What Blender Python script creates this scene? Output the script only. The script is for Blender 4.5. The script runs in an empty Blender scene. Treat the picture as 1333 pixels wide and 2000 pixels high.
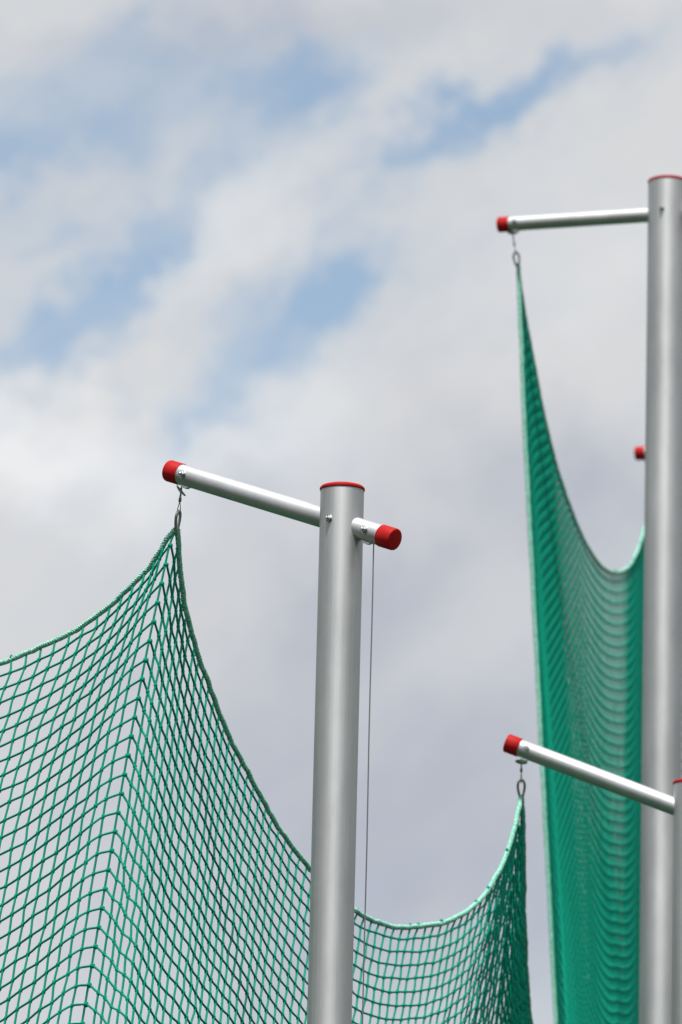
import bpy, bmesh, math, random
import numpy as np
from mathutils import Vector, Matrix

random.seed(7); rng = np.random.default_rng(7)
scene = bpy.context.scene
C = scene.collection
R = math.radians

# ------------------------------------------------------------------ camera
F_PX = 11000.0                                   # focal length in photo pixels (about 200 mm on full frame)
PITCH, ROLL = R(14.0), R(1.4)
CAM = Vector((0, 0, 1.6))
FWD = Vector((0, math.cos(PITCH), math.sin(PITCH)))
_r, _u = Vector((1, 0, 0)), Vector((0, -math.sin(PITCH), math.cos(PITCH)))
RGT = _r * math.cos(ROLL) + _u * math.sin(ROLL)
UPV = -_r * math.sin(ROLL) + _u * math.cos(ROLL)
cd = bpy.data.cameras.new('camera'); cam = bpy.data.objects.new('camera', cd); C.objects.link(cam)
cd.sensor_fit = 'VERTICAL'; cd.sensor_height = 36.0; cd.sensor_width = 24.0
cd.lens = F_PX / 2000 * 36.0
cd.clip_start = 0.1; cd.clip_end = 2000
cam.matrix_world = Matrix(((RGT.x, UPV.x, -FWD.x, CAM.x), (RGT.y, UPV.y, -FWD.y, CAM.y), (RGT.z, UPV.z, -FWD.z, CAM.z), (0, 0, 0, 1)))
cd.dof.use_dof = True; cd.dof.focus_distance = 15.95; cd.dof.aperture_fstop = 5.0; cd.dof.aperture_blades = 9
scene.camera = cam

# ------------------------------------------------------------------ sun and sky
SUN_TO = Vector((-0.05, -0.38, 0.92)).normalized()      # towards the sun: high, behind the camera and a little left
sd = bpy.data.lights.new('sun', 'SUN'); sun = bpy.data.objects.new('sun', sd); C.objects.link(sun)
sd.energy = 4.8; sd.angle = R(5.0); sd.color = (1.0, 0.972, 0.935)
sun.rotation_euler = SUN_TO.to_track_quat('Z', 'Y').to_euler()

world = bpy.data.worlds.new('World'); scene.world = world; world.use_nodes = True
nt = world.node_tree; nt.nodes.clear()
def N(t, **kw):
    n = nt.nodes.new(t)
    for k, v in kw.items(): setattr(n, k, v)
    return n
def L(a, b): nt.links.new(a, b)
def val(x, sock):
    if isinstance(x, (int, float)): sock.default_value = x
    else: L(x, sock)
def M(op, a, b=0.0, c=0.0, clamp=False):
    n = N('ShaderNodeMath', operation=op); n.use_clamp = clamp
    val(a, n.inputs[0]); val(b, n.inputs[1])
    if len(n.inputs) > 2: val(c, n.inputs[2])
    return n.outputs[0]
def MR(x, a, b, c=0.0, d=1.0):
    n = N('ShaderNodeMapRange', interpolation_type='SMOOTHSTEP')
    val(x, n.inputs['Value']); n.inputs['From Min'].default_value = a; n.inputs['From Max'].default_value = b
    n.inputs['To Min'].default_value = c; n.inputs['To Max'].default_value = d
    return n.outputs[0]
def mixc(f, a, b):
    n = N('ShaderNodeMix', data_type='RGBA'); val(f, n.inputs['Factor'])
    for x, s in ((a, n.inputs[6]), (b, n.inputs[7])):
        if isinstance(x, tuple): s.default_value = (*x, 1)
        else: L(x, s)
    return n.outputs[2]
def noise(vec, scale, detail=4, rough=0.55):
    n = N('ShaderNodeTexNoise'); n.inputs['Scale'].default_value = scale
    n.inputs['Detail'].default_value = detail; n.inputs['Roughness'].default_value = rough
    L(vec, n.inputs['Vector']); return n
sky = N('ShaderNodeTexSky', sky_type='NISHITA'); sky.sun_disc = False
sky.sun_elevation = math.asin(SUN_TO.z); sky.sun_rotation = math.atan2(SUN_TO.x, SUN_TO.y)
sky.air_density = 1.0; sky.dust_density = 1.0; sky.ozone_density = 1.0
tc = N('ShaderNodeTexCoord'); DIR = tc.outputs['Generated']
def dot(v):
    n = N('ShaderNodeVectorMath', operation='DOT_PRODUCT'); L(DIR, n.inputs[0]); n.inputs[1].default_value = tuple(v)
    return n.outputs['Value']
# azimuth / elevation like coordinates of the cloud bank, in units of 1/11 radian (one unit = 5.2 degrees)
S0, T0 = M('MULTIPLY', dot(RGT), 11.0), M('MULTIPLY', dot(UPV), 11.0)
warp = noise(DIR, 60, 4, 0.6)
sep = N('ShaderNodeSeparateColor'); L(warp.outputs['Color'], sep.inputs[0])
WA = 0.34
S = M('ADD', S0, M('MULTIPLY', M('SUBTRACT', sep.outputs[0], 0.5), WA))
T = M('ADD', T0, M('MULTIPLY', M('SUBTRACT', sep.outputs[1], 0.5), WA))
def blob(px, py, a, b, ang, w):
    """soft elliptic patch of the cloud deck; half lengths a, b, long axis turned ang degrees anticlockwise"""
    sx, ty = (px - 666.5) / 1000, (1000 - py) / 1000
    ca, sa = math.cos(R(ang)), math.sin(R(ang))
    ds, dt = M('SUBTRACT', S, sx), M('SUBTRACT', T, ty)
    e1 = M('MULTIPLY', M('ADD', M('MULTIPLY', ds, ca), M('MULTIPLY', dt, sa)), 1000 / a)
    e2 = M('MULTIPLY', M('SUBTRACT', M('MULTIPLY', dt, ca), M('MULTIPLY', ds, sa)), 1000 / b)
    q = M('ADD', M('MULTIPLY', e1, e1), M('MULTIPLY', e2, e2))
    return M('MULTIPLY', M('POWER', 2.718, M('MULTIPLY', q, -1.0)), w)
def total(items):
    acc = None
    for it in items:
        x = blob(*it); acc = x if acc is None else M('ADD', acc, x)
    return acc
gaps = total([(330, 380, 520, 420, 30, .26), (75, 675, 135, 85, 15, .95), (205, 600, 90, 60, 50, .35), (217, 742, 55, 34, 20, .5), (300, 480, 150, 62, 50, .72), (270, 540, 80, 45, 60, .25),
              (130, 275, 230, 66, 12, .62), (25, 340, 80, 70, 60, .35), (290, 110, 190, 85, 10, .42), (100, 480, 110, 40, 10, .28), (20, 190, 120, 60, 0, .3),
              (565, 175, 130, 85, 25, .72), (700, 135, 130, 60, 10, .45), (460, 330, 60, 60, 40, .3),
              (895, 250, 150, 60, 30, .95), (745, 300, 70, 50, 30, .55), (1045, 165, 140, 62, 22, .78), (1190, 100, 120, 45, 20, .2),
              (655, 510, 60, 110, -15, .62), (615, 590, 90, 80, 40, .62), (520, 710, 150, 66, 40, .66), (430, 640, 100, 50, 20, .35), (380, 800, 120, 50, 55, .42), (270, 660, 60, 40, 10, .25)])
P1 = M('ADD', M('MULTIPLY', S0, .80), M('MULTIPLY', T0, .60)); P2 = M('SUBTRACT', M('MULTIPLY', T0, .80), M('MULTIPLY', S0, .60))
cv = N('ShaderNodeCombineXYZ'); L(M('MULTIPLY', P1, .55), cv.inputs[0]); L(P2, cv.inputs[1]); L(M('MULTIPLY', dot(FWD), 11.0), cv.inputs[2]); STREAK = cv.outputs[0]
fbm = noise(STREAK, 3.6, 6, 0.56).outputs['Fac']
fine = noise(STREAK, 14, 4, 0.6).outputs['Fac']
big = noise(DIR, 3.2, 3, 0.5).outputs['Fac']
dens = M('ADD', M('ADD', M('MULTIPLY', M('SUBTRACT', fbm, 0.5), .95), M('MULTIPLY', M('SUBTRACT', fine, .5), .30)), M('MULTIPLY', M('SUBTRACT', big, .5), 0.4))
# the same kind of broken patches over the rest of the sky, beyond the patches placed above
rest = M('MULTIPLY', MR(noise(DIR, 7.0, 2, .5).outputs['Fac'], .50, .68), M('SUBTRACT', 1.0, blob(666, 1000, 1500, 1900, 0, 1.0), clamp=True))
gaps = M('ADD', gaps, M('MULTIPLY', rest, M('MULTIPLY', MR(noise(STREAK, 1.6, 3, .5).outputs['Fac'], .36, .62), .9)))
dens = M('SUBTRACT', M('ADD', dens, 0.80), M('MULTIPLY', gaps, 0.85))
cover = MR(dens, -0.30, 0.86, 0.14, 1.0)
# thick and thin parts of the deck: white where thin, blue grey where thick
grey = total([(880, 1650, 620, 420, 10, .80), (1120, 950, 250, 130, -25, .55), (760, 1150, 260, 110, 20, .40),
              (400, 1500, 300, 200, 20, .25), (700, 40, 700, 70, 3, .30), (480, 960, 120, 80, 30, .28)])
shn = noise(STREAK, 2.4, 5, 0.55).outputs['Fac']
shade = M('ADD', grey, M('MULTIPLY', M('SUBTRACT', shn, .46), 1.0), clamp=True)
K = 6.82
white = M('ADD', M('MULTIPLY', total([(40, 880, 330, 130, -8, .8), (500, 860, 200, 120, 25, .45), (450, 470, 200, 80, 40, .35), (1130, 520, 300, 160, 20, .25)]), .30), .975)
cl = N('ShaderNodeVectorMath', operation='SCALE'); L(mixc(shade, (.675 * K, .685 * K, .70 * K), (.405 * K, .44 * K, .53 * K)), cl.inputs[0]); L(white, cl.inputs['Scale'])
cloud = cl.outputs[0]
skyblue = N('ShaderNodeVectorMath', operation='MULTIPLY'); L(sky.outputs[0], skyblue.inputs[0]); skyblue.inputs[1].default_value = (1.05, 1.06, .98)
col = mixc(cover, skyblue.outputs[0], cloud)
bg = N('ShaderNodeBackground'); L(col, bg.inputs['Color']); bg.inputs['Strength'].default_value = 0.15
wo = N('ShaderNodeOutputWorld'); L(bg.outputs[0], wo.inputs['Surface'])

vs = scene.view_settings
vs.view_transform = 'Standard'; vs.look = 'None'; vs.exposure = 0.0; vs.gamma = 1.0; vs.use_curve_mapping = False

# ------------------------------------------------------------------ materials
def material(name, base, rough=0.5, metal=0.0, build=None, spec=None):
    m = bpy.data.materials.new(name); m.use_nodes = True
    t = m.node_tree; b = t.nodes['Principled BSDF']
    b.inputs['Base Color'].default_value = (*base, 1); b.inputs['Roughness'].default_value = rough; b.inputs['Metallic'].default_value = metal
    if spec is not None: b.inputs['Specular IOR Level'].default_value = spec
    if build: build(t, b)
    return m
def tn(t, vec_scale, scale, detail, rough=.55):
    c = t.nodes.new('ShaderNodeTexCoord'); mp = t.nodes.new('ShaderNodeMapping'); mp.inputs['Scale'].default_value = vec_scale
    n = t.nodes.new('ShaderNodeTexNoise'); n.inputs['Scale'].default_value = scale; n.inputs['Detail'].default_value = detail; n.inputs['Roughness'].default_value = rough
    t.links.new(c.outputs['Object'], mp.inputs[0]); t.links.new(mp.outputs[0], n.inputs['Vector']); return n
def ramp(t, fac, stops):
    r = t.nodes.new('ShaderNodeValToRGB'); t.links.new(fac, r.inputs[0])
    e = r.color_ramp.elements
    while len(e) < len(stops): e.new(0.5)
    for el, (p, c) in zip(e, stops): el.position = p; el.color = (*c, 1) if len(c) == 3 else c
    return r.outputs[0]
def bump(t, b, h, strength, dist):
    n = t.nodes.new('ShaderNodeBump'); n.inputs['Strength'].default_value = strength; n.inputs['Distance'].default_value = dist
    t.links.new(h, n.inputs['Height']); t.links.new(n.outputs[0], b.inputs['Normal'])
def alu(stretch, aniso=0.0):
    def f(t, b):
        n = tn(t, stretch, 1.0, 5, .6); n2 = tn(t, (6, 6, 2.2), 1.0, 6, .7); n3 = tn(t, (70, 70, 3.0), 1.0, 3, .5)
        m1 = t.nodes.new('ShaderNodeMath'); m1.operation = 'MULTIPLY_ADD'; t.links.new(n.outputs['Fac'], m1.inputs[0]); m1.inputs[1].default_value = .45
        t.links.new(n2.outputs['Fac'], m1.inputs[2])
        t.links.new(ramp(t, m1.outputs[0], [(.45, (.44, .45, .46)), (.70, (.53, .54, .55)), (.95, (.60, .61, .62))]), b.inputs['Base Color'])
        mx = t.nodes.new('ShaderNodeMath'); mx.operation = 'MULTIPLY_ADD'; t.links.new(n2.outputs['Fac'], mx.inputs[0]); mx.inputs[1].default_value = .16; mx.inputs[2].default_value = .49
        t.links.new(mx.outputs[0], b.inputs['Roughness'])
        bump(t, b, n3.outputs['Fac'], .10, .002)
        if aniso:
            tg = t.nodes.new('ShaderNodeTangent'); tg.direction_type = 'RADIAL'; tg.axis = 'Z'; t.links.new(tg.outputs[0], b.inputs['Tangent'])
            b.inputs['Anisotropic'].default_value = aniso; b.inputs['Anisotropic Rotation'].default_value = ANROT
    return f
ANROT = 0.25
M_POLE = material('anodised_aluminium_pole', (.5, .5, .5), .5, .88, alu((160, 160, .8), .38))
M_ARM = material('anodised_aluminium_tube', (.5, .5, .5), .5, .88, alu((12, 12, 12)))
def redp(t, b):
    n = tn(t, (30, 30, 30), 1, 4)
    t.links.new(ramp(t, n.outputs['Fac'], [(.25, (.37, .009, .010)), (.6, (.45, .013, .013)), (.85, (.50, .030, .026))]), b.inputs['Base Color'])
    bump(t, b, n.outputs['Fac'], .08, .002)
M_RED = material('red_plastic', (.48, .012, .016), .55, 0, redp, .12)
M_STEEL = material('galvanised_steel', (.55, .56, .57), .32, 1.0)
M_DSTEEL = material('stainless_steel_wire', (.30, .30, .30), .38, 1.0)
def cordm(lo, hi, sc):
    def f(t, b):
        n = tn(t, (sc, sc, sc), 1, 3, .6)
        t.links.new(ramp(t, n.outputs['Fac'], [(.3, lo), (.7, hi)]), b.inputs['Base Color'])
        bump(t, b, n.outputs['Fac'], .3, .002)
    return f
M_CORD = material('green_net_cord', (.004, .27, .155), .75, 0, cordm((.0006, .205, .134), (.0025, .325, .218), 260), .08)
M_ROPE = material('green_white_rope', (.06, .5, .33), .7, 0, cordm((.025, .39, .27), (.52, .82, .71), 170), .12)
def grass(t, b):
    n = tn(t, (.6, .6, .6), 1, 6, .6); n2 = tn(t, (40, 40, 40), 1, 3)
    t.links.new(ramp(t, n.outputs['Fac'], [(.3, (.020, .034, .012)), (.7, (.036, .052, .022))]), b.inputs['Base Color'])
    bump(t, b, n2.outputs['Fac'], .6, .03)
M_GRASS = material('mown_grass', (.04, .08, .02), .9, 0, grass, .1)

# ------------------------------------------------------------------ helpers
def at(px, py, d):
    """photo direction (px, py) at d metres from the camera plane"""
    return CAM + FWD * d + RGT * ((px - 666.5) / F_PX * d) + UPV * ((1000 - py) / F_PX * d)
def empty(name, loc):
    o = bpy.data.objects.new(name, None); C.objects.link(o); o.location = loc; o.empty_display_size = .2; return o
def tag(o, label=None, cat=None, group=None, kind=None):
    for k, v in (('label', label), ('category', cat), ('group', group), ('kind', kind)):
        if v: o[k] = v
    return o
def origin(p):
    o = Vector((0, 0, 0))
    while p is not None: o += Vector(p.location); p = p.parent
    return o
def mesh_obj(name, verts, faces, mat, parent=None, sharp=35):
    me = bpy.data.meshes.new(name); off = origin(parent)
    V = np.asarray(verts, dtype=np.float64) - np.array(off)
    me.from_pydata(V.tolist(), [], faces if isinstance(faces, list) else faces.tolist())
    me.materials.append(mat); me.shade_smooth()
    if sharp: me.set_sharp_from_angle(angle=R(sharp))
    o = bpy.data.objects.new(name, me); C.objects.link(o); o.parent = parent
    return o
def frame(axis):
    z = Vector(axis).normalized(); h = Vector((0, 0, 1)) if abs(z.z) < .95 else Vector((1, 0, 0))
    x = h.cross(z).normalized(); return x, z.cross(x), z
class Geo:
    def __init__(s): s.v, s.f = [], []
    def lathe(s, o, axis, prof, seg=32, close=True):
        """profile [(radius, height)] turned about axis through o"""
        x, y, z = frame(axis); o = Vector(o); b = len(s.v); n = len(prof)
        for r, h in prof:
            for k in range(seg):
                a = 2 * math.pi * k / seg; s.v.append(tuple(o + z * h + x * (r * math.cos(a)) + y * (r * math.sin(a))))
        for i in range(n - 1):
            for k in range(seg):
                k2 = (k + 1) % seg; s.f.append((b + i * seg + k, b + i * seg + k2, b + (i + 1) * seg + k2, b + (i + 1) * seg + k))
        if close:
            s.f.append(tuple(b + k for k in reversed(range(seg)))); s.f.append(tuple(b + (n - 1) * seg + k for k in range(seg)))
        return s
    def tube(s, pts, r, seg=8, closed=False, cap=True):
        pts = [Vector(p) for p in pts]; n = len(pts); b = len(s.v); up = None
        for i, p in enumerate(pts):
            a = pts[i - 1] if (i or closed) else p; c = pts[(i + 1) % n] if (i < n - 1 or closed) else p
            t = (c - a).normalized()
            if up is None:
                up = frame(t)[0]
            up = (up - t * up.dot(t)).normalized(); w = t.cross(up)
            rr = r[i] if isinstance(r, (list, tuple)) else r
            for k in range(seg):
                q = 2 * math.pi * k / seg; s.v.append(tuple(p + up * (rr * math.cos(q)) + w * (rr * math.sin(q))))
        for i in range(n if closed else n - 1):
            i2 = (i + 1) % n
            for k in range(seg):
                k2 = (k + 1) % seg; s.f.append((b + i * seg + k, b + i * seg + k2, b + i2 * seg + k2, b + i2 * seg + k))
        if cap and not closed:
            s.f.append(tuple(b + k for k in reversed(range(seg)))); s.f.append(tuple(b + (n - 1) * seg + k for k in range(seg)))
        return s
    def build(s, name, mat, parent=None, sharp=35): return mesh_obj(name, s.v, s.f, mat, parent, sharp)

# ------------------------------------------------------------------ ground
def ground():
    n = 60; xs = np.sign(np.linspace(-1, 1, n)) * np.abs(np.linspace(-1, 1, n)) ** 2.5 * 700
    gx, gy = np.meshgrid(xs, xs + 20, indexing='ij')
    gz = .02 * np.sin(gx * .31) * np.cos(gy * .27)
    v = np.stack([gx, gy, gz], -1).reshape(-1, 3)
    f = [(i * n + j, (i + 1) * n + j, (i + 1) * n + j + 1, i * n + j + 1) for i in range(n - 1) for j in range(n - 1)]
    tag(mesh_obj('grass_field', v, f, M_GRASS, None, 0), kind='structure')
ground()
def added_woodland():
    """unseen wood added to darken the edges of the metal poles: two belts at the sides and a farther, lower one across the end"""
    belts = [((-34, -25), (-40, 110), 17, 8), ((36, -25), (42, 110), 17, 8), ((-40, 118), (42, 122), 12, 8)]
    V, Fq = [], []
    for (a, b_, h, w) in belts:
        a, b_ = np.array(a, float), np.array(b_, float); ln = np.linalg.norm(b_ - a); n = int(ln * 75)
        t = rng.random(n); crown = h * (.80 + .10 * np.sin(t * ln * .8 + 1) + .10 * np.sin(t * ln * .33))
        z = crown * rng.beta(1.6, 1.1, n); dirn = (b_ - a) / ln; nrm = np.array([-dirn[1], dirn[0]])
        off = rng.normal(0, .3, n) * w * np.sqrt(np.clip(1 - (z / h) ** 3, .1, 1))
        xy = a + t[:, None] * (b_ - a) + off[:, None] * nrm
        c = np.column_stack([xy, z]); u = rng.normal(size=(n, 3)); u /= np.linalg.norm(u, axis=1)[:, None]
        v = np.cross(u, rng.normal(size=(n, 3))); v /= np.linalg.norm(v, axis=1)[:, None]
        sz = rng.uniform(.35, .8, n)[:, None]
        q = np.stack([c - u * sz, c - v * sz * .6, c + u * sz, c + v * sz * .6], 1).reshape(-1, 3)
        base = sum(len(x) for x in V); V.append(q); Fq.append(np.arange(n * 4).reshape(-1, 4) + base)
        for k in range(int(ln / 5)):                       # trunks
            p = a + (b_ - a) * ((k + rng.random()) / (ln / 5)); r = rng.uniform(.12, .25); g = Geo()
            g.tube([(p[0], p[1], -.2), (p[0] + rng.normal(0, .2), p[1], h * .35), (p[0] + rng.normal(0, .5), p[1], h * .7)], [r, r * .75, r * .3], 6, cap=False)
            base = sum(len(x) for x in V); V.append(np.array(g.v)); Fq.append(np.array(g.f) + base)
    def leaf(t, b):
        n = tn(t, (.35, .35, .35), 1, 4); t.links.new(ramp(t, n.outputs['Fac'], [(.3, (.020, .042, .012)), (.7, (.045, .075, .022))]), b.inputs['Base Color'])
    tag(mesh_obj('added_woodland', np.vstack(V), np.vstack(Fq), material('tree_foliage', (.03, .06, .02), .8, 0, leaf, .1), None, 0), 'unseen dark green belt of trees, added to darken the pole edges', None, None, 'stuff')
added_woodland()  # trees out of view, put in so the pole sides turn darker

# ------------------------------------------------------------------ net posts
ARM_R, CAP_R = .0296, .0318
def bolt(g, p, n, s=1.0):
    """washer, hexagon nut and thread end standing out along n from p"""
    g.lathe(p, n, [(.0105 * s, -.004), (.0105 * s, .0015), (.0098 * s, .0022)], 20)
    g.lathe(p, n, [(.0070 * s, .0022), (.0082 * s, .0032), (.0082 * s, .0085), (.0068 * s, .0100)], 6)
    g.lathe(p, n, [(.0040 * s, .0095), (.0040 * s, .0150), (.0028 * s, .0165)], 12)
def net_post(label, rim, pole_r, axis_pt, tip, short, group='net posts of the throwing cage'):
    """rim: centre of the pole's upper rim; axis_pt: where the crossarm's axis meets the pole; tip: its long end; short: length of the stub on the other side"""
    base = Vector((rim.x, rim.y, 0)); h = rim.z
    k = rim.y / axis_pt.y; axis_pt = CAM + (axis_pt - CAM) * k; axis_pt.x = rim.x; tip = CAM + (tip - CAM) * k
    e = tag(empty('net_post', base), label, 'post', group)
    Geo().lathe(base, (0, 0, 1), [(pole_r, -.3), (pole_r, h - .001), (pole_r - .001, h)], 64).build('pole', M_POLE, e)
    cr = pole_r + .0022
    Geo().lathe((base.x, base.y, h + .0005), (0, 0, 1), [(cr - .0008, 0), (cr, .0012), (cr, .0062), (cr - .0012, .0085), (cr * .93, .0115), (cr * .75, .0150), (cr * .45, .0180), (cr * .1, .0192)], 64).build('pole_cap', M_RED, e)
    a = (tip - axis_pt).normalized(); end2 = axis_pt - a * short; Lr = (tip - end2).length
    arm = Geo().lathe(end2 + a * .004, a, [(ARM_R, 0), (ARM_R, Lr - .008)], 48).build('crossarm', M_ARM, e)
    for q, dr in ((tip, -a), (end2, a)):
        Geo().lathe(q, dr, [(CAP_R - .0055, 0), (CAP_R - .0025, .0006), (CAP_R - .0008, .0020), (CAP_R, .0050), (CAP_R, .0490), (CAP_R - .0006, .0500), (ARM_R + .0003, .0500)], 48).build('end_cap', M_RED, arm)
    side = a.cross(Vector((0, 0, 1))).normalized()
    if side.dot(CAM - axis_pt) < 0: side = -side
    down = -(Vector((0, 0, 1)) - a * a.z).normalized()
    # pulley wheels in the two arm ends, their bolts, and the bolt through the pole
    hang = []
    for q in (tip - a * .077, end2 + a * .092):
        Geo().lathe(q + down * .0128 - side * .006, side, [(.0235, 0), (.0235, .0025), (.0205, .0045), (.0205, .0075), (.0235, .0095), (.0235, .012)], 40).build('pulley_wheel', M_STEEL, arm)
        g = Geo(); bolt(g, q + side * (ARM_R - .0005), side, 1.15); g.build('bolt', M_STEEL, arm)
        hang.append(q)
    g = Geo(); bolt(g, axis_pt + side * (pole_r - .0005), side, 1.05); g.build('bolt', M_STEEL, e)
    return dict(e=e, a=a, side=side, down=down, tip_wheel=hang[0], stub_wheel=hang[1], base=base, pole_r=pole_r)

PR = .1234 / 2
# post A, the sharp one in the middle
pa = at(668, 1022, 15.9)
A = net_post('sharply focused grey metal post with red-capped crossarm, centre of the picture', at(669, 959, 15.9), PR, pa, at(330, 919, 16.30), .198)
# post C, low at the right edge
pc = at(1352, 1588, 18.7)
Cc = net_post('grey metal post at the lower right edge, red-capped arm crossing the tall net', at(1352, 1533, 18.7), PR, pc, at(989.5, 1450.5, 18.88), .198)
# post B, tall and thick
pb = at(1304, 417.5, 22.8); rb = at(1305, 358, 22.8)
B = net_post('tallest and thickest grey post at the right edge with a nearly level crossarm', rb, .0800, pb, at(974, 439, 23.05), .20)
# post D: behind B, only the red cap of its arm shows
pd = at(1530, 866, 25.75)
D = net_post('farthest post, only the small red arm cap showing left of the tall thick post', at(1531, 812, 25.75), .0800, pd, at(1242.5, 886, 26.0), .20)
# the neighbours outside the picture that carry the other ends of the nets
pz = at(-700, 1290, 17.6)
Z = net_post('net post outside the left edge of the picture', at(-699, 1235, 17.6), PR, pz, at(-520, 1340, 18.05), .198)
pe = at(1720, 1895, 21.4)
E = net_post('net post outside the right edge of the picture at the low net', at(1720, 1846, 21.4), PR, pe, at(1440, 1800, 21.7), .198)
pf = at(2080, 1010, 27.3)
Fp = net_post('tall net post well outside the right edge of the picture', at(2080, 955, 27.3), .0800, pf, at(1800, 1030, 27.6), .20)

# ------------------------------------------------------------------ hangers: wire with stop disc and loop, and the carabiner that holds the net
def hanger(post, apex, label_w, label_c, disc_tilt, disc_at, yaw, group):
    """wire from the pulley down to a loop, stop disc on it; pear shaped carabiner from the loop to apex"""
    start = post['tip_wheel'] + post['a'] * .022
    vec = apex - start; n = vec.normalized()
    car_len = .068; top = apex - n * (car_len - .010)
    e = tag(empty('lifting_wire', start), label_w, 'wire', group)
    fer = start + n * max(.02, ((top - start).length - .034))
    g = Geo()
    for ph in (0, math.pi):                       # two wires laid round each other
        x, y, z = frame(n); ln = (fer - start).length; k = 26
        g.tube([start + n * (ln * i / k) + x * (.0016 * math.cos(ph + i * .9)) + y * (.0016 * math.sin(ph + i * .9)) for i in range(k + 1)], .0017, 6)
    g.build('wire', M_DSTEEL, e)
    Geo().lathe(fer - n * .010, n, [(.0036, 0), (.0044, .002), (.0044, .012), (.0036, .014)], 12).build('ferrule', M_DSTEEL, e)
    x = Vector((math.cos(yaw + 1.1), math.sin(yaw + 1.1), 0)); lp = []
    ll = (top + n * .006 - fer).length
    for i in range(25):
        t = i / 24 * 2 * math.pi; w = .0085 * math.sin(t) * (1 - math.cos(t)) * .7
        lp.append(fer + n * (ll * (1 - math.cos(t)) / 2) + x * w)
    Geo().tube(lp, .0013, 6).build('wire_loop', M_DSTEEL, e)
    dn = Vector(disc_tilt).normalized(); dc = start + n * disc_at
    Geo().lathe(dc - dn * .002, dn, [(.004, -.004), (.009, -.0035), (.018, -.001), (.0205, .001), (.0212, .0025), (.0205, .0035), (.006, .0035)], 32).build('stop_disc', M_STEEL, e)
    # carabiner
    c = tag(empty('carabiner', apex), label_c, 'carabiner', group.replace('wires', 'carabiners'))
    x = Vector((math.cos(yaw), math.sin(yaw), 0)); x = (x - n * x.dot(n)).normalized()
    def pear(t):                                    # t 0..1 round the ring, starting at the lower end
        a = 2 * math.pi * t; up = (1 - math.cos(a)) / 2
        w = math.sin(a) * (.0040 + .0125 * up)
        return apex + n * .006 - n * (car_len * up) + x * w
    Geo().tube([pear(i / 56) for i in range(5, 57)], .0045, 10).build('ring', M_STEEL, c)
    Geo().tube([pear(i / 56) for i in range(0, 7)], .0046, 10).build('gate_sleeve', M_DSTEEL, c)
    return apex
apA = at(345, 1039, 16.27); apC = at(1018.5, 1559, 18.86); apB = at(1012, 522, 23.02); apD = at(1274, 962, 25.98)
apZ = at(-500, 1452, 18.0); apE = at(1462, 1905, 21.68); apF = at(1825, 1108, 27.55)
GW = 'lifting wires of the net'
hanger(A, apA, 'thin twisted wire with tilted disc under the left end of the sharp crossarm', 'narrow steel carabiner holding the sharp left net corner', (.75, -.1, .65), .046, 1.15, GW)
hanger(Cc, apC, 'thin twisted wire with level shiny disc under the low right crossarm', 'open pear-shaped steel carabiner holding the low right net corner', (.12, .1, 1), .046, .15, GW)
hanger(B, apB, 'thin wire with dark disc under the level upper crossarm', 'blurred steel carabiner at the top of the tall right net', (0, 0, 1), .036, .25, GW)
hanger(D, apD, 'thin wire under the farthest crossarm behind the tall post', 'far carabiner hidden behind the tall thick post', (0, 0, 1), .036, .25, GW)
for P, ap, w in ((Z, apZ, 'left'), (E, apE, 'lower right'), (Fp, apF, 'far right')):
    hanger(P, ap, 'thin net wire outside the picture, ' + w, 'net carabiner outside the picture, ' + w, (0, 0, 1), .01, .3, GW)

# hoist cables hanging down the outer side of the posts
def hoist(P, label):
    top = P['stub_wheel'] - P['a'] * .0135
    b = Vector((top.x, top.y, .9))
    e = tag(empty('hoist_cable', b), label, 'cable', 'hoist cables down the posts')
    Geo().tube([top + Vector((.0006 * math.sin(i * 1.3), .0006 * math.cos(i * 1.7), 0)) * (0 < i < 30) + (b - top) * (i / 30) for i in range(31)], .0019, 8).build('cable', M_DSTEEL, e)
    # cleat on the pole where the cable is made fast
    d = Vector((P['base'].x - b.x, P['base'].y - b.y, 0)); n = -d.normalized(); p0 = Vector((P['base'].x, P['base'].y, .9)) + n * P['pole_r']
    g = Geo(); g.tube([p0 - n * .01, b + n * .004], .006, 10); g.tube([b - Vector((0, 0, .07)), b - Vector((0, 0, .02)), b + Vector((0, 0, .02)), b + Vector((0, 0, .07))], [.004, .007, .007, .004], 10)
    g.build('cleat', M_STEEL, e)
hoist(A, 'thin steel cable hanging straight down beside the sharp centre post')
hoist(Cc, 'thin steel cable down the post cut off by the right edge')

# ------------------------------------------------------------------ nets
MESH = .057
def spline(pts, n):
    """centripetal-ish Catmull-Rom through pts, n points evenly spaced by length"""
    P = np.array([tuple(p) for p in pts]); P = np.vstack([2 * P[0] - P[1], P, 2 * P[-1] - P[-2]])
    out = []
    for i in range(1, len(P) - 2):
        t = np.linspace(0, 1, 40, endpoint=False)[:, None]
        p0, p1, p2, p3 = P[i - 1], P[i], P[i + 1], P[i + 2]
        out.append(.5 * (2 * p1 + (p2 - p0) * t + (2 * p0 - 5 * p1 + 4 * p2 - p3) * t ** 2 + (3 * p1 - p0 - 3 * p2 + p3) * t ** 3))
    out.append(P[-2][None]); Q = np.vstack(out)
    s = np.concatenate([[0], np.cumsum(np.linalg.norm(np.diff(Q, axis=0), axis=1))])
    def ev(u): u = np.asarray(u) * s[-1]; return np.stack([np.interp(u, s, Q[:, k]) for k in range(3)], -1)
    return ev(np.linspace(0, 1, n)) if n else (ev, s[-1])
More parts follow.
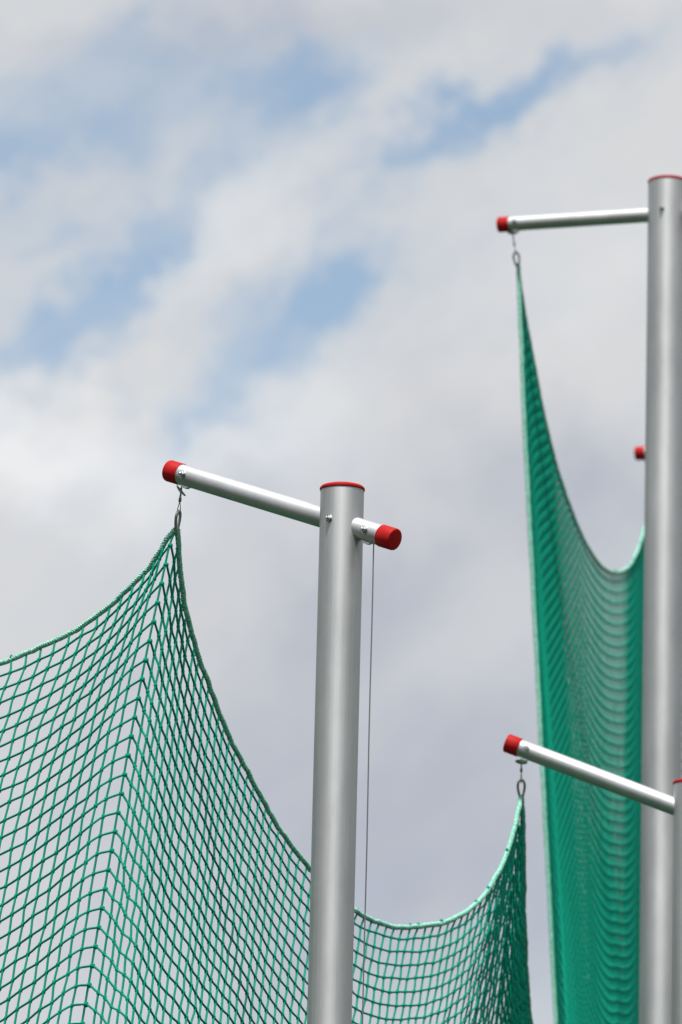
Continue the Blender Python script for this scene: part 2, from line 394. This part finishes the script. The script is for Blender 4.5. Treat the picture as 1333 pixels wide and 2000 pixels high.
def tubes(lines, r, seg, phase=0.0):
    """many polylines (list of (n,3)) as tubes, numpy"""
    V, Fc, b = [], [], 0
    ang = np.arange(seg) * 2 * np.pi / seg + phase
    for P in lines:
        n = len(P)
        if n < 2: continue
        T = np.gradient(P, axis=0); T /= np.linalg.norm(T, axis=1)[:, None] + 1e-12
        ref = np.array([.31, -.9, .3]); X = ref - T * (T @ ref)[:, None]; X /= np.linalg.norm(X, axis=1)[:, None] + 1e-9
        Y = np.cross(T, X)
        ring = P[:, None, :] + r * (np.cos(ang)[None, :, None] * X[:, None, :] + np.sin(ang)[None, :, None] * Y[:, None, :])
        V.append(ring.reshape(-1, 3))
        i = np.arange(n - 1)[:, None]; k = np.arange(seg)[None, :]; k2 = (k + 1) % seg
        Fc.append(np.stack([b + i * seg + k, b + i * seg + k2, b + (i + 1) * seg + k2, b + (i + 1) * seg + k], -1).reshape(-1, 4)); b += n * seg
    return np.vstack(V), np.vstack(Fc)
def smooth_line(P, sub):
    """Catmull-Rom subdivision of a knotted cord: slightly slack between the knots"""
    if sub <= 1 or len(P) < 3: return P
    Q = np.vstack([2 * P[0] - P[1], P, 2 * P[-1] - P[-2]]); t = (np.arange(sub) / sub)[None, :, None]
    p0, p1, p2, p3 = (Q[i:len(Q) - 3 + i, None, :] for i in range(4))
    S = .5 * (2 * p1 + (p2 - p0) * t + (2 * p0 - 5 * p1 + 4 * p2 - p3) * t ** 2 + (3 * p1 - p0 - 3 * p2 + p3) * t ** 3)
    return np.vstack([S.reshape(-1, 3), P[-1:]])
def interp(tab, t):
    xs = [a[0] for a in tab]; t = np.asarray(t)
    out = []
    for k in range(1, len(tab[0])):
        out.append(np.interp(t, xs, [a[k] for a in tab]))
    return out
def panel(rope_px, ctrl, n=None, vfall=2.6, shift=.010, first=.045, kick=0.0):
    """rope_px: the head rope as (px, py, depth); ctrl: (t along the rope, sideways and downward run of the hanging cords, each near the rope and lower down,
    as seen from the camera; what is missing to full cord length is the lean towards the viewer). Knots are MESH apart.
    returns grid [strand, row, 3], rope curve, rope length"""
    ev, ln = spline([at(*p) for p in rope_px], None)
    if n is None: n = max(8, int(round(ln / MESH)))
    t = np.linspace(0, 1, n + 1); top = ev(t)
    lx1, lx2, sy1, sy2 = interp(ctrl, t)
    rows = 125
    G = np.zeros((n + 1, rows, 3)); p = top.copy(); G[:, 0] = p
    along = np.gradient(top, axis=0); along /= np.linalg.norm(along, axis=1)[:, None]
    r_, u_, f_, c_ = (np.array(tuple(q)) for q in (RGT, UPV, FWD, CAM))
    last = None
    for k in range(1, rows):
        v = (k - .5) * MESH
        f = min(v / .9, 1.0); f = f * f * (3 - 2 * f)
        lx, sy = lx1 * (1 - f) + lx2 * f, sy1 * (1 - f) + sy2 * f
        rel = p - c_; dd = rel @ f_; xn, yn = (rel @ r_) / dd, (rel @ u_) / dd
        A_ = 1 + xn ** 2 + yn ** 2; B_ = 2 * (lx * xn - sy * yn); C_ = lx ** 2 + sy ** 2 - 1
        q = (-B_ - np.sqrt(np.maximum(B_ ** 2 - 4 * A_ * C_, .02))) / (2 * A_)
        q = np.minimum(q, -.30)                                # corner cords swing out with their neighbours
        d = (lx + xn * q)[:, None] * r_ + (-sy + yn * q)[:, None] * u_ + q[:, None] * f_
        back = np.clip((v - vfall) / 1.2, 0, 1)
        d = d * (1 - back) + np.stack([0 * lx, .45 * np.abs(d[:, 1]), -np.ones(n + 1)], -1) * back
        if back > 0: d /= np.linalg.norm(d, axis=1)[:, None]
        p = p + d * (first if k == 1 else MESH)
        if k == 1:
            p = p - along * shift * np.clip(np.minimum(t, 1 - t) * 10, 0, 1)[:, None]
            p[:, 0] -= kick * np.clip(1 - np.arange(n + 1) / 3, 0, 1)
        G[:, k] = p
    return G, ev, ln
def build_net(parent, G, knots, seg, sub, r, knot_r, jitter=.0009, cut=.12, skip0=False):
    J = G + rng.normal(0, jitter, G.shape) * (np.arange(G.shape[1]) > 0)[None, :, None]; J[0], J[-1] = G[0], G[-1]
    keep = J[..., 2] > cut
    kmax = keep.sum(1)                                         # rows per strand above ground
    lines = [smooth_line(J[i, :kmax[i]], sub) for i in range(1 if skip0 else 0, G.shape[0])]
    for k in range(1, G.shape[1]):
        ok = keep[:, k]; i = 0
        while i < len(ok):
            if ok[i]:
                j = i
                while j < len(ok) and ok[j]: j += 1
                if j - i > 1: lines.append(smooth_line(J[i:j, k], sub))
                i = j
            else: i += 1
    V, Fq = tubes(lines, r, seg)
    faces = [Fq]; verts = [V]; b = len(V)
    if knots:
        sph = []; m = 6
        sph.append((0, 0, 1.0))
        for z, q in ((.55, .85), (-.2, 1.0), (-.75, .62)):
            for a in range(m): sph.append((q * math.cos(a * 2 * math.pi / m), q * math.sin(a * 2 * math.pi / m), z))
        sph.append((0, 0, -1.0)); sph = np.array(sph)
        ft = []
        for a in range(m):
            a2 = (a + 1) % m
            ft.append((0, 1 + a, 1 + a2, 1 + a2))
            for l in range(2): ft.append((1 + l * m + a, 1 + (l + 1) * m + a, 1 + (l + 1) * m + a2, 1 + l * m + a2))
            ft.append((1 + 2 * m + a, 1 + 3 * m, 1 + 2 * m + a2, 1 + 2 * m + a2))
        sel = keep.copy(); sel[:, 0] = False
        tuft = J[:, 0][rng.random(len(J)) < .16] + np.array([0, -.002, .0105])
        P = np.vstack([J[sel], tuft]); nk = len(P)
        sc = np.array([knot_r, knot_r, knot_r * 1.5])[None, None, :] * rng.uniform(.88, 1.12, (nk, 1, 3))
        KV = P[:, None, :] + sph[None] * sc
        ft = np.array(ft); KF = (ft[None] + (np.arange(nk) * len(sph))[:, None, None] + b).reshape(-1, 4)
        verts.append(KV.reshape(-1, 3)); faces.append(KF)
    V = np.vstack(verts); Fq = np.vstack(faces)
    fl = [tuple(dict.fromkeys(f)) for f in Fq.tolist()]
    o = mesh_obj('netting', V, fl, M_CORD, parent, 0)
    return tag(o, kind='stuff')
def rope_geo(ev, ln, r, strands=4, pitch=.034, seg=5, per=8, name='border_rope', parent=None, lift=.004, mat=None, wob=.6):
    n = int(ln / pitch * per); P = ev(np.linspace(0, 1, n))
    tt = np.linspace(0, ln, n)[:, None]; ph = rng.uniform(0, 6.28, (6, 3)); wl = np.array([.057, .11, .19, .31, .083, .45])
    P = P + wob * sum(.0007 * math.sqrt(w / .1) * np.sin(tt * 6.283 / w + ph[q]) for q, w in enumerate(wl)) + rng.normal(0, .0004, P.shape)
    T = np.gradient(P, axis=0); T /= np.linalg.norm(T, axis=1)[:, None]
    ref = np.array([.2, -.95, .25]); X = ref - T * (T @ ref)[:, None]; X /= np.linalg.norm(X, axis=1)[:, None]; Y = np.cross(T, X)
    P = P + np.array([0, 0, lift]); th = np.linspace(0, 2 * np.pi * ln / pitch, n)
    lines = [P + .53 * r * (np.cos(th + q * 2 * np.pi / strands)[:, None] * X + np.sin(th + q * 2 * np.pi / strands)[:, None] * Y) for q in range(strands)]
    V, Fq = tubes(lines, r * .55, seg)
    return mesh_obj(name, V, Fq, mat or M_ROPE, parent, 0)

RIDGE_A = (-.214, -.16, .968, .95); RIDGE_C = (-.108, -.105, .96, .96)
# left section Z - A (written from A to the left)
ropeZA = [(343, 1036, 16.27), (328, 1054, 16.28), (318, 1071, 16.29), (305, 1091, 16.307), (286, 1117, 16.334), (259, 1145, 16.37), (234, 1170, 16.404), (203, 1195, 16.444), (154, 1229, 16.498), (112, 1251, 16.538), (75, 1270, 16.578), (37, 1285, 16.618), (0, 1298, 16.659), (-90, 1326, 16.83), (-190, 1350, 17.05), (-290, 1368, 17.29), (-380, 1380, 17.54), (-450, 1400, 17.8), (-500, 1452, 18.0)]
ctrlZA = [(0, *RIDGE_A), (.023, -.245, -.155, .925, .929), (.046, -.265, -.156, .885, .923), (.07, -.285, -.157, .862, .919), (.14, -.31, -.157, .835, .916), (.225, -.295, -.155, .82, .913), (.325, -.275, -.153, .81, .91), (.6, -.22, -.15, .85, .91), (1, -.1, -.1, .955, .955)]
# middle section A - C
ropeAC = [(346, 1036, 16.27), (349, 1080, 16.30), (353, 1125, 16.335), (361, 1180, 16.385), (374, 1235, 16.44), (393, 1300, 16.52), (420, 1372, 16.62), (456, 1457, 16.75), (500, 1541, 16.90), (551, 1628, 17.07), (605, 1700, 17.24), (650, 1750, 17.39), (692, 1781, 17.53), (735, 1803, 17.68), (780, 1813, 17.83), (825, 1812, 17.98), (870, 1803, 18.13), (910, 1784, 18.28), (945, 1752, 18.42), (968, 1718, 18.52), (987, 1676, 18.62), (1001, 1634, 18.71), (1011, 1595, 18.79), (1017.5, 1558, 18.86)]
ctrlAC = [(0, *RIDGE_A), (.018, -.19, -.15, .93, .933), (.036, -.172, -.145, .88, .915), (.054, -.159, -.138, .865, .90), (.075, -.138, -.125, .815, .87), (.2, -.09, -.10, .72, .78), (.33, -.103, -.09, .632, .70), (.5, -.11, -.10, .66, .70), (.62, -.123, -.105, .72, .725), (.8, -.14, -.115, .78, .79), (.9, -.155, -.12, .86, .87), (.96, -.145, -.115, .92, .93), (.985, -.125, -.108, .945, .95), (1, *RIDGE_C)]
# right section C - E
ropeCE = [(1019.5, 1558, 18.86), (1022, 1600, 18.93), (1023, 1650, 19.02), (1023.5, 1720, 19.17), (1024.5, 1790, 19.34), (1027, 1860, 19.52), (1031, 1930, 19.73), (1037, 2000, 19.95), (1060, 2110, 20.2), (1105, 2220, 20.5), (1170, 2290, 20.8), (1250, 2300, 21.05), (1330, 2240, 21.3), (1400, 2120, 21.48), (1445, 1990, 21.6), (1462, 1905, 21.68)]
ctrlCE = [(0, *RIDGE_C), (.03, -.12, -.12, .94, .94), (.1, -.09, -.07, .90, .90), (.3, -.05, -.04, .86, .86), (.7, -.03, -.03, .86, .86), (1, -.03, -.03, .955, .955)]
low = tag(empty('safety_net', at(345, 1039, 16.27) * 1.0), 'sharp green knotted net hung between the centre post and low right arm', 'net')
for rp, ct, sk in ((ropeZA, ctrlZA, False), (ropeAC, ctrlAC, True), (ropeCE, ctrlCE, True)):
    G, ev, ln = panel(rp, ct, kick=.0075 if rp is not ropeCE else 0)
    build_net(low, G, True, 6, 3, .0034, .0057, jitter=.0013, skip0=sk)
    rope_geo(ev, ln, .0082, parent=low)

# tall gate net B - D, free edge under B, and its next section D - F
ropeBD = [(1012.5, 521, 23.02), (1017, 560, 23.05), (1026, 620, 23.11), (1039, 690, 23.19), (1058, 790, 23.32), (1079, 882, 23.48), (1101, 955, 23.65), (1128, 1028, 23.88), (1154, 1080, 24.14), (1178, 1110, 24.42), (1201, 1120, 24.70), (1222, 1114, 24.97), (1238, 1094, 25.23), (1251, 1062, 25.49), (1262, 1022, 25.72), (1270, 985, 25.89), (1274, 962, 25.98)]
ctrlBD = [(0, .051, .051, .965, .965), (.03, .051, .051, .95, .95), (.1, .049, .049, .905, .905), (.2, .046, .046, .875, .875), (.35, .036, .036, .845, .845), (.6, .012, .012, .82, .82), (.85, -.006, -.006, .87, .87), (1, -.012, -.012, .96, .96)]
ropeDF = [(1275, 962, 25.98), (1279, 1040, 26.02), (1290, 1150, 26.10), (1307, 1270, 26.2), (1332, 1375, 26.33), (1380, 1475, 26.5), (1450, 1540, 26.72), (1550, 1555, 26.98), (1650, 1490, 27.2), (1740, 1350, 27.4), (1800, 1200, 27.5), (1825, 1108, 27.55)]
ctrlDF = [(0, -.012, -.012, .96, .96), (.1, -.01, -.01, .9, .9), (.5, 0, 0, .85, .85), (.9, .01, .01, .9, .9), (1, .01, .01, .96, .96)]
tall = tag(empty('gate_net', at(1012, 522, 23.02)), 'tall blurred green net hanging from the level upper arm at the right', 'net')
Gs = []
for rp, ct in ((ropeBD, ctrlBD), (ropeDF, ctrlDF)):
    G, ev, ln = panel(rp, ct, vfall=3.5)
    Gs.append(G)
    near = rp is ropeBD
    build_net(tall, G, near, 6 if near else 3, 2, .0038, .0050, jitter=.0002)
    rope_geo(ev, ln, .0078, seg=5, per=7, parent=tall, wob=.3)
edge = Gs[0][0]; edge = edge[edge[:, 2] > .12]
ev, ln = spline([Vector(p) + Vector((-.010, -.012, 0)) * min(1, i / 3) for i, p in enumerate(edge[::4])], None)
rope_geo(ev, ln, .0085, seg=5, per=7, name='side_rope', parent=tall, lift=0, wob=.3)
